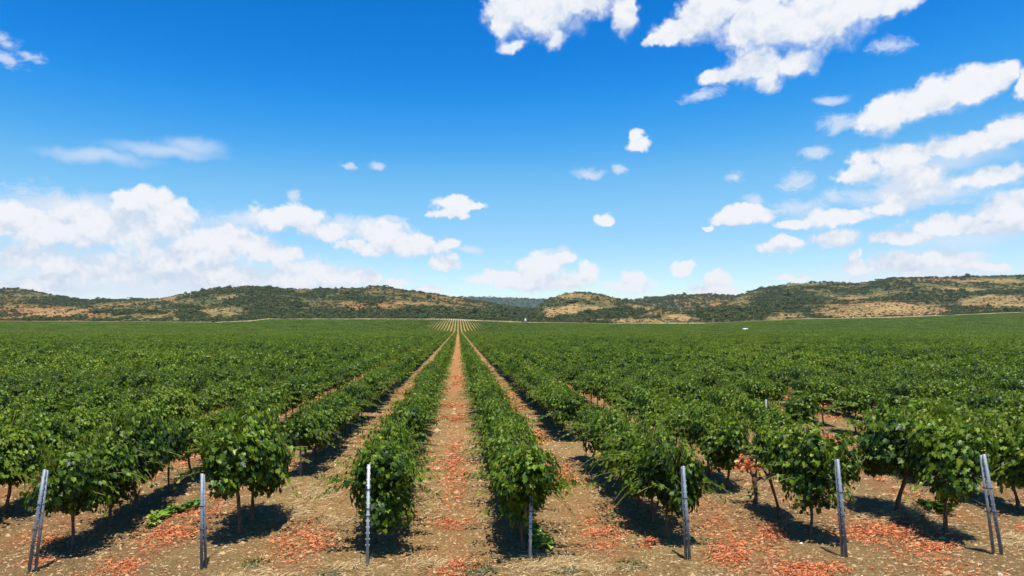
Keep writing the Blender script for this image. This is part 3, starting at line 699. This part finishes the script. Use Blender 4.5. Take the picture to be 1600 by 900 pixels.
# ------------------------------------------------------------------ scrub on the hills
def bush_tpl(seed, n=46, tall=1.0):
    r = np.random.default_rng(seed); g = Geo(); nc = 5
    c = np.stack([r.normal(0, .30, nc), r.normal(0, .30, nc), r.uniform(.25, .6, nc)*tall], 1)
    for q in c:
        d = r.normal(0, 1, (n//nc*2, 3)); d[:, 2] = np.abs(d[:, 2])*0.9 - .15; d /= np.linalg.norm(d, axis=1)[:, None]
        leaves(g, q + d*r.uniform(.22, .36), d + np.array([0, 0, .4]) + r.normal(0, .25, d.shape), r.normal(0, 1, d.shape), r.uniform(.20, .36, len(d)), 2, np.clip(r.normal(.42, .16, len(d)), 0, 1))
    return g.arrays()
BT = [bush_tpl(600+i, 46, 1.0 if i < 4 else 1.5) for i in range(6)]
hr = np.random.default_rng(88)
NB = 190000
uu = hr.uniform(-1.0, 1.15, NB); yy = 925*np.exp(hr.random(NB)*math.log(2400/925)); xx = uu*yy; zz = hill_h(xx, yy)
dr, _ = cover(xx, yy, zz)
pxb, pyb = proj(xx, yy, zz)
prob = np.clip(0.66 - 1.15*(dr - 0.10), 0.20, 1) * (0.4 + 1.1*np.clip(0.5 + 2.5*fbm(xx*0.03, yy*0.03, 3, 91), 0, 1))
prob *= np.where(yy < 940, 0.25, 1)
keep = hr.random(NB) < prob*0.62
xx, yy, zz, dr = xx[keep], yy[keep], zz[keep], dr[keep]
# far ridges carry a dark wood line
uf = hr.uniform(-.25, .42, 9000); yf = hr.uniform(2300, 4900, 9000); xf = uf*yf; zf = hill_h(xf, yf)
xx = np.concatenate([xx, xf]); yy = np.concatenate([yy, yf]); zz = np.concatenate([zz, zf]); dr = np.concatenate([dr, np.zeros(9000)])
sz = hr.lognormal(math.log(3.6), .35, len(xx)) * np.where(dr < 0.12, 1.35, np.where(dr < .35, .9, .6)) * np.where(yy > 2300, 1.25, 0.85) * np.where(yy < 960, .75, 1)
bid = hr.integers(0, 6, len(xx)); bg = []
for k in range(6):
    s = bid == k; n = s.sum()
    bg.append((np.stack([xx[s], yy[s], zz[s] - 0.12*sz[s]], 1), np.stack([np.zeros(n), np.zeros(n), hr.uniform(0, 6.28, n)], 1), np.stack([sz[s], sz[s], sz[s]*hr.uniform(.65, 1.05, n)], 1)))
print("bushes", len(xx))
instancer("hill_scrub", {'geo': BT, 'mats': [BUSH]}, bg, "dark green scrub and small trees scattered over the far hills", "scrub")

# ------------------------------------------------------------------ end posts
def profile_post(g, h, w=0.046, d=0.034, x=0.0, y=0.0, lean=(0, 0), mat=0, seed=0):
    """open steel channel with hook tabs along both edges"""
    t = 0.006; r = random.Random(seed)
    g.box(x - w/2, x + w/2, y - d/2, y - d/2 + t, -0.25, h, mat, lean=lean)
    g.box(x - w/2, x - w/2 + t, y - d/2 + t, y + d/2, -0.25, h, mat, lean=lean)
    g.box(x + w/2 - t, x + w/2, y - d/2 + t, y + d/2, -0.25, h, mat, lean=lean)
    g.box(x - 0.009, x + 0.009, y - d/2 - 0.006, y - d/2, -0.25, h - 0.01, mat, lean=lean)     # pressed rib
def hooks(h, w, d, lean):
    g = Geo(); z = 0.35
    while z < h - 0.05:
        for s in (-1, 1):
            xm = s*(w/2 + 0.005); g.box(xm - 0.006, xm + 0.006, -d/2 + 0.003, -d/2 + 0.014, z, z + 0.028, 0, lean=lean)
        z += 0.10
    return g
def make_post(k, h, lean, second, single=False, pale=False, label=""):
    x = ROWX(k); y = POSTY[k]; z = float(ground_h(x, y)); seed = 40 + k
    root = bpy.data.objects.new("vineyard_post", None); COL.objects.link(root); root.location = (x, y, z); root.empty_display_size = .3
    tag(root, label, "post", "steel end posts along the row ends")
    mats = [STEEL_PALE if pale else STEEL]; ln = (lean[0]/h, lean[1]/h)
    g = Geo(); profile_post(g, h, lean=ln, seed=seed); link("steel_profile", g.mesh("steel_profile", mats), root)
    link("wire_hooks", hooks(h, 0.046, 0.034, ln).mesh("wire_hooks", mats), root)
    if not single:
        # the brace leans in and meets the post near its top
        l2 = ((lean[0] - second*0.82)/h, ln[1])
        g = Geo(); profile_post(g, h*0.985, 0.040, 0.030, second, 0.045, (l2[0], l2[1]), 0, seed); link("brace_profile", g.mesh("brace_profile", [STEEL]), root)
        for zc in (h*0.42, h*0.66):
            b = Geo()
            xa = ln[0]*zc; xb = second + l2[0]*zc; x0, x1 = min(xa, xb) - 0.032, max(xa, xb) + 0.032
            b.box(x0, x1, -0.028 + ln[1]*zc, -0.024 + ln[1]*zc, zc - .008, zc + .008); b.box(x0, x1, 0.066 + ln[1]*zc, 0.070 + ln[1]*zc, zc - .008, zc + .008)
            b.box(x0 - .004, x0, -0.028 + ln[1]*zc, 0.070 + ln[1]*zc, zc - .008, zc + .008); b.box(x1, x1 + .004, -0.028 + ln[1]*zc, 0.070 + ln[1]*zc, zc - .008, zc + .008)
            link("clamp", b.mesh("clamp", [BAND]), root)
    else:
        for zc in (h*0.50, h*0.57, h*0.76):
            b = Geo(); xa = ln[0]*zc; b.box(xa - .034, xa + .034, -.030 + ln[1]*zc, .026 + ln[1]*zc, zc - .007, zc + .007); link("clamp", b.mesh("clamp", [BAND]), root)
    w = Geo()   # the trellis wire running from the hooks into the row
    for zc in (0.80, 1.25):
        if zc < h - .1: w.tube([(ln[0]*zc, 0.02 + ln[1]*zc, zc), (0, 0.9, 0.83 if zc < 1 else 1.27), (0.0, 1.8, zc)], 0.0035, 4, cap=False)
    link("trellis_wire", w.mesh("trellis_wire", [STEEL]), root)
    return root
make_post(-3, 1.70, (0.18, 0.15), 0.085, label="leaning pair of grey steel posts clamped together at the photo's left edge")
make_post(-2, 1.60, (-0.03, 0.10), 0.055, label="upright double steel post in front of the vine left of the row gap")
p3 = make_post(-1, 1.72, (0.01, 0.12), 0, True, True, label="single pale steel post with slack wire, first row left of the dirt path")
p4 = make_post(0, 1.14, (0.02, 0.04), 0, True, True, label="short weathered pale post half hidden by leaves, first row right of the dirt path")
make_post(1, 1.62, (-0.06, 0.15), -0.05, label="slim double steel post leaning left, second row right of the dirt path")
make_post(2, 1.70, (-0.07, 0.15), -0.045, label="double steel post with dark mid clamp beside the yellow-topped round vine")
make_post(3, 1.76, (-0.20, 0.15), -0.11, label="tall leaning double steel post beside the curved trunk at far right")
g = Geo(); g.tube([(0, 0, 1.66), (-0.05, -0.01, 1.1), (-0.09, -0.02, .6), (-0.12, -0.03, 0.02)], 0.004, 5); link("slack_wire", g.mesh("slack_wire", [BAND]), p3)
g = Geo(); g.tube([(0.04, 0.0, 0.9), (0.045, 0.01, 1.15), (0.05, .02, 1.36)], 0.006, 5); link("rod", g.mesh("rod", [STEEL_PALE]), p4)
g = Geo(); g.tube([(-.05, .10, -.05), (-0.07, .06, .3), (-0.04, .05, .62)], [.05, .035, .03], 8, jitter=.15)
# line posts whose tops stick out of the foliage
def line_post(x, y, h, label):
    z = float(ground_h(x, y)); root = bpy.data.objects.new("line_post", None); COL.objects.link(root); root.location = (x, y, z); root.empty_display_size = .3
    g = Geo(); profile_post(g, h, 0.045, 0.032); link("steel_profile", g.mesh("line_post_profile", [STEEL]), root)
    link("wire_hooks", hooks(h, 0.045, 0.032, (0, 0)).mesh("wire_hooks", [STEEL]), root)
    tag(root, label, "post", "steel line posts inside the rows")
line_post(ROWX(-2) + .02, 18.75, 1.15, "thin steel line post at the end of the wide gap in the second row left")
line_post(ROWX(-3), 24.8, 1.88, "steel post tip poking above the foliage of the third row left")
line_post(ROWX(3), 21.4, 1.82, "steel post behind the lone slender vine, fourth row right of the path")

# ------------------------------------------------------------------ the dead vine
def dead_vine(x, y):
    r = np.random.default_rng(5); z = float(ground_h(x, y)); root = bpy.data.objects.new("dead_grapevine", None); COL.objects.link(root); root.location = (x, y, z)
    tag(root, "bare dead vine stump with dry orange leaves on its arms, between two vines", "dead vine")
    g = Geo(); zz = np.linspace(-.05, .62, 7); g.tube(np.stack([.02*np.sin(zz*8), 0*zz, zz], 1), [.055, .05, .04, .038, .042, .05, .055], 8, jitter=.22)
    g.tube([(0, 0, .58), (-.10, .02, .74), (-.22, .05, .86), (-.34, 0, .90)], [.045, .034, .026, .014], 7, jitter=.2)
    g.tube([(0, 0, .55), (.12, -.03, .60), (.24, 0, .56), (.36, .03, .66), (.40, .03, .74)], [.045, .034, .026, .02, .012], 7, jitter=.2)
    g.tube([(0, 0, .6), (.05, .05, .75), (.12, .08, .88)], [.04, .02, .01], 6, jitter=.2)
    link("trunk", g.mesh("dead_trunk", [BARK], True), root)
    g = Geo(); n = 70; p = np.stack([r.uniform(-.42, .16, n), r.normal(0, .10, n), .88 + r.normal(0, .06, n)], 1); d = r.normal(0, 1, (n, 3))
    leaves(g, p, d, r.normal(0, 1, (n, 3)), r.uniform(.06, .11, n), 0, r.random(n)); link("dry_leaves", g.mesh("dead_vine_leaves", [LEAF_DRY]), root)
    g = Geo(); n = 60; p = np.vstack([np.stack([r.normal(-.02, .10, n//2), r.normal(0, .08, n//2), r.uniform(.05, .4, n//2)], 1), np.stack([r.normal(.16, .08, n//2), r.normal(0, .08, n//2), .9 + r.normal(0, .05, n//2)], 1)])
    leaves(g, p, r.normal(0, .6, (n, 3)) + [0, 0, .8], r.normal(0, 1, (n, 3)), r.uniform(.05, .10, n), 0, r.random(n)*.7); link("green_shoots", g.mesh("dead_vine_shoots", [LEAF_YOUNG]), root)
dead_vine(ROWX(2), 15.75)

# ------------------------------------------------------------------ trailing cane and weeds
def at(px, py):   # point on the flat soil seen at a photo pixel
    y = CH*F/(py - VY); x = (px - VX)/F*y; return x, y, float(ground_h(x, y))
def trailing(pts, label, bright):
    P = np.array([at(*p) for p in pts]); r = np.random.default_rng(int(pts[0][0])); P[:, 2] += 0.05
    t = np.linspace(0, len(P)-1, 26); Q = np.stack([np.interp(t, range(len(P)), P[:, i]) for i in range(3)], 1); Q[:, 2] += 0.05*np.sin(np.linspace(0, 9, 26))**2
    base = Q[0].copy(); base[2] -= 0.05; Q = Q - base
    root = bpy.data.objects.new("trailing_cane", None); COL.objects.link(root); root.location = base; tag(root, label, "vine cane", "vine shoots lying on the soil")
    g = Geo(); g.tube(Q, 0.008, 5); link("cane", g.mesh("cane", [CANE]), root)
    n = 190; i = r.integers(0, 26, n); p = Q[i] + r.normal(0, .07, (n, 3))*[1, 1, .5] + [0, 0, .06]; p[:, 2] = np.maximum(p[:, 2], .03)
    tn = np.clip(bright*(i/26.0) + r.normal(.2, .15, n), 0, 1)
    leaves(g2 := Geo(), p, r.normal(0, .35, (n, 3)) + [0, -.15, 1], r.normal(0, 1, (n, 3)), r.uniform(.08, .13, n), 0, tn); link("leaves", g2.mesh("cane_leaves", [LEAF_YOUNG if bright > .5 else LEAF]), root)
trailing([(318, 792), (290, 796), (262, 805), (232, 822)], "bright green vine shoot lying on the soil left of the upright double post", 0.7)
trailing([(1440, 795), (1462, 802), (1482, 808)], "dark green shoot trailing on the soil between the two large far right vines", 0.2)
trailing([(832, 838), (840, 846), (852, 856)], "short leafy shoot at the foot of the short weathered post", 0.8)
def weed(px, py, s, label, mat=WEED):
    x, y, z = at(px, py); r = np.random.default_rng(int(px*7 + py)); n = 170; s *= .8; g = Geo()
    a = r.uniform(0, 6.28, n); rr = r.random(n)**.5*.30*s; p = np.stack([rr*np.cos(a), rr*np.sin(a), 0.015 + .16*s*r.random(n)**2*(1 - rr/(.36*s))], 1)
    d = np.stack([np.cos(a)*.6, np.sin(a)*.6, 0.9 + 0*a], 1) + r.normal(0, .25, (n, 3))
    leaves(g, p, d, np.stack([np.cos(a), np.sin(a), .6 + 0*a], 1), r.uniform(.025, .060, n)*s, 2, r.random(n))
    o = link("weed", g.mesh("weed", [mat]), loc=(x, y, z)); tag(o, label, "weed", "low weeds on the bare soil")
weed(985, 884, 1.15, "low grey-green weed on bare soil, below the shaded second row right")
weed(400, 880, 1.0, "small sparse weed right of the upright double post's foot")
weed(750, 893, 1.2, "flat green weed at the bottom edge below the big orange litter patch")
weed(514, 897, .8, "tiny green weed at the bottom edge, left of the single pale post")
weed(505, 812, 1.0, "green weed beside straw, left of the first row left's lowest leaves")
weed(885, 893, .9, "low weed among dry stalks, right of the short weathered post")
weed(1080, 775, .8, "small weed on the bare soil lane right of the slim double post")
weed(1270, 828, 1.1, "leafy dark weed at the foot of the round yellow-topped vine")

# ------------------------------------------------------------------ litter, straw, clods (nobody could count them)
lr = np.random.default_rng(21)
def strips(n, xy, L, W, lift, curl, tint):
    """curled strips lying on the soil"""
    g = Geo(); a = lr.uniform(0, 6.28, n); L = L*lr.uniform(.5, 1.4, n); W = W*lr.uniform(.5, 1.4, n)
    d = np.stack([np.cos(a), np.sin(a)], 1); q = np.stack([-d[:, 1], d[:, 0]], 1); bend = lr.normal(0, curl, n)
    z0 = ground_h(xy[:, 0], xy[:, 1]) + 0.004 + lift*lr.random(n); V = np.zeros((n, 6, 3)); tilt = lr.normal(0, .25, n)*L; roll = lr.normal(0, .8, n)*W
    for j, t in enumerate((-.5, 0, .5)):
        c = xy + d*(L*t)[:, None] + q*(bend*L*(t*t*4))[:, None]; zz = z0 + np.abs(tilt)*(t + .5)*.8 + (0.25*W if t == 0 else 0)
        wt = W*(0.9 if t == 0 else 0.35)
        V[:, 2*j, :2] = c - q*wt[:, None]/2; V[:, 2*j+1, :2] = c + q*wt[:, None]/2; V[:, 2*j, 2] = zz; V[:, 2*j+1, 2] = zz + np.abs(roll)*.5
    Ff = (np.arange(n)[:, None]*6 + np.array([0, 1, 3, 2, 2, 3, 5, 4])[None]).ravel(); g.add(V.reshape(-1, 3), Ff, np.full(2*n, 4), 0, np.repeat(tint, 2)); return g
def lane_points(n, y0, y1, xr):
    y = y0*np.exp(lr.random(n)*math.log(y1/y0)); k = np.round(lr.uniform(-xr, xr, n)/2.8); x = k*2.8 - .15 + lr.normal(0, .42, n); return np.stack([x, y], 1)
P = lane_points(230000, 9.5, 70, 40); P = P[np.abs(P[:, 0]) < P[:, 1]*.95 + 3]
dens = fbm(P[:, 0]*.8, P[:, 1]*.45, 4, 101, .6) + .12*np.exp(-((P[:, 1] - 12.6)/1.8)**2); P = P[(dens > 0.045) & (lr.random(len(P)) < np.clip((dens - .03)*9, 0, 1))]
extra = []
for px, py, rx, ry, n in [(478,848,48,18,1300),(715,878,46,16,1100),(705,812,36,16,700),(710,720,16,30,500),(940,830,34,36,1300),(880,742,20,22,500),(1148,868,54,20,1700),(1205,835,30,16,500),(1390,832,92,20,2300),(1470,858,40,10,500),(1255,893,50,10,900),(215,885,60,12,900),(270,835,50,14,800),(300,800,40,10,500),(95,842,60,12,700),(100,745,40,8,200),(440,727,22,12,500),(1015,850,14,8,250),(1320,890,120,10,900),(905,670,12,16,200),(1390,665,30,10,400),(60,880,30,10,200),(1180,720,30,8,150)]:
    a = lr.normal(0, .42, (n, 2)); qx = px + a[:, 0]*rx*1.15; qy = np.maximum(py + a[:, 1]*ry*1.15, 530); Y = CH*F/(qy - VY); X = (qx - VX)/F*Y
    e = np.stack([X, Y], 1); extra.append(e[fbm(X*2.2, Y*2.2, 3, 103) > -.10])
E = np.vstack(extra); P = np.vstack([P, E]); print("litter", len(P))
scl = np.clip(P[:, 1]/15, .75, 2.6)
tint = np.clip(lr.normal(.45, .30, len(P)), 0, 1)
g = strips(len(P), P, 0.080*scl, 0.019*scl, 0.035, .35, tint); o = link("leaf_litter", g.mesh("leaf_litter", [LEAF_DRY])); tag(o, "orange-red dry leaf and bark litter lying in the lanes", "leaf litter", kind='stuff')
S = []
for px, py, rx, ry, n in [(495,772,34,16,900),(470,800,40,14,700),(522,815,30,10,500),(652,757,14,5,300),(860,885,60,14,1500),(1430,800,60,16,1600),(1480,830,50,12,700),(1580,848,30,12,600),(675,880,30,10,500),(680,790,20,30,300),(985,640,20,8,100),(1380,810,50,10,500),(760,812,16,10,200),(1180,775,40,12,300),(1350,715,40,8,300),(400,905,80,10,400),(930,890,50,10,500),(540,890,60,10,300)]:
    a = lr.normal(0, .5, (n, 2)); Y = CH*F/(py + a[:, 1]*ry - VY); S.append(np.stack([(px + a[:, 0]*rx - VX)/F*Y, Y], 1))
S.append(np.stack([lr.uniform(-12, 14, 5000), 9.6*np.exp(lr.random(5000)*math.log(2.6))], 1)); S = np.vstack(S)
g = strips(len(S), S, np.full(len(S), .15), np.full(len(S), .007), .05, .2, lr.random(len(S))); tag(link("straw", g.mesh("straw", [STRAW])), "pale dry straw and stalks scattered on the soil", "straw", kind='stuff')
# clods: squashed little lumps
n = 46000; cy = 9.5*np.exp(lr.random(n)*math.log(34/9.5)); cx = lr.uniform(-1, 1, n)*(cy*.9 + 2); s = lr.lognormal(math.log(.0125), .5, n)*np.clip(cy/14, 1, 2)
oc = np.array([(1,0,0),(0,1,0),(-1,0,0),(0,-1,0),(0,0,1.0),(0,0,-.4)], float)
V = oc[None]*lr.uniform(.6, 1.3, (n, 6, 1))*s[:, None, None]*np.array([1.2, 1.2, .75]); ca = lr.uniform(0, 6.28, n); c_, s_ = np.cos(ca), np.sin(ca)
V = np.stack([V[..., 0]*c_[:, None] - V[..., 1]*s_[:, None], V[..., 0]*s_[:, None] + V[..., 1]*c_[:, None], V[..., 2]], -1) + np.stack([cx, cy, ground_h(cx, cy) + .002], 1)[:, None]
Ff = (np.arange(n)[:, None]*6 + np.array([0,1,4,1,2,4,2,3,4,3,0,4])[None]).ravel(); ct = np.clip(lr.normal(.5, .2, n), 0, .9); ct[lr.random(n) < .008] = 1.0
g = Geo(); g.add(V.reshape(-1, 3), Ff, np.full(4*n, 3), 0, np.repeat(ct, 4)); tag(link("soil_clods", g.mesh("soil_clods", [CLOD])), "crumbly soil clods and small pale stones", "soil clods", kind='stuff')

# ------------------------------------------------------------------ far things: white hut, white van
def far_hut():
    y = 915.0; x = (821 - VX)/F*y; z = float(hill_h(np.array([x]), np.array([y]))[0])
    root = bpy.data.objects.new("white_hut", None); COL.objects.link(root); root.location = (x, y, z); tag(root, "tiny white upright hut at the end of the pale track below the hills", "hut")
    g = Geo(); g.box(-1.9, 1.9, -1.9, 1.9, -2, 1.1); link("plinth", g.mesh("plinth", [CONC]), root)
    g = Geo(); g.box(-1.05, 1.05, -1.05, 1.05, 1.1, 4.9); link("wall", g.mesh("hut_wall", [WHITE]), root)
    g = Geo(); g.add([(-1.25,-1.25,4.9),(1.25,-1.25,4.9),(1.25,1.25,4.9),(-1.25,1.25,4.9),(0,0,5.9)], [0,3,2,1,0,1,4,1,2,4,2,3,4,3,0,4], [4,3,3,3,3]); link("roof", g.mesh("hut_roof", [WHITE]), root)
    g = Geo(); g.box(-.4, .4, -1.09, -1.05, 1.15, 3.0); link("door", g.mesh("hut_door", [CONC]), root)
far_hut()
def far_van():
    x, y = VAN; z = float(ground_h(x, y)); root = bpy.data.objects.new("parked_van", None); COL.objects.link(root); root.location = (x, y, z); tag(root, "white van parked among the far vines, only its upper half showing", "van")
    prof = [(-2.5, .45), (2.4, .45), (2.5, .9), (2.35, 1.15), (1.7, 1.35), (1.15, 2.15), (.9, 2.28), (-2.35, 2.32), (-2.5, 2.15)]
    n = len(prof); V = [(a, s*.95*(1 if b < 1.3 else .9), b) for s in (-1, 1) for a, b in prof]
    fl = list(range(n)) + [n + i for i in range(n)][::-1]; cn = [n, n]
    for i in range(n): fl += [i, n + i, n + (i+1) % n, (i+1) % n]; cn.append(4)
    g = Geo(); g.add(V, fl, cn); link("body", g.mesh("van_body", [WHITE]), root)
    g = Geo(); g.box(.55, 1.2, -.93, -.90, 1.4, 2.0); g.box(-.3, .4, -.93, -.90, 1.4, 2.0); link("window", g.mesh("van_window", [DARKG]), root)
    for wx in (-1.6, 1.65):
        for s in (-1, 1):
            g = Geo(); g.tube([(wx, s*.78, .34), (wx, s*.98, .34)], .34, 16); link("wheel", g.mesh("van_wheel", [RUBBER]), root)
far_van()

# ------------------------------------------------------------------ air
def haze():
    m = bpy.data.materials.new("haze"); m.use_nodes = True; nt = m.node_tree; nt.nodes.clear()
    out = nt.nodes.new('ShaderNodeOutputMaterial'); pv = nt.nodes.new('ShaderNodeVolumePrincipled')
    pv.inputs['Color'].default_value = (0.80, 0.90, 1.0, 1); pv.inputs['Density'].default_value = HAZE; pv.inputs['Anisotropy'].default_value = 0.2
    nt.links.new(pv.outputs[0], out.inputs['Volume'])
    g = Geo(); g.box(-12700, 12700, -13000, 13500, -6, 265); o = link("haze", g.mesh("haze", [m])); tag(o, "thin blue summer haze over the plain", kind='stuff')
HAZE = 3.2e-5
haze()
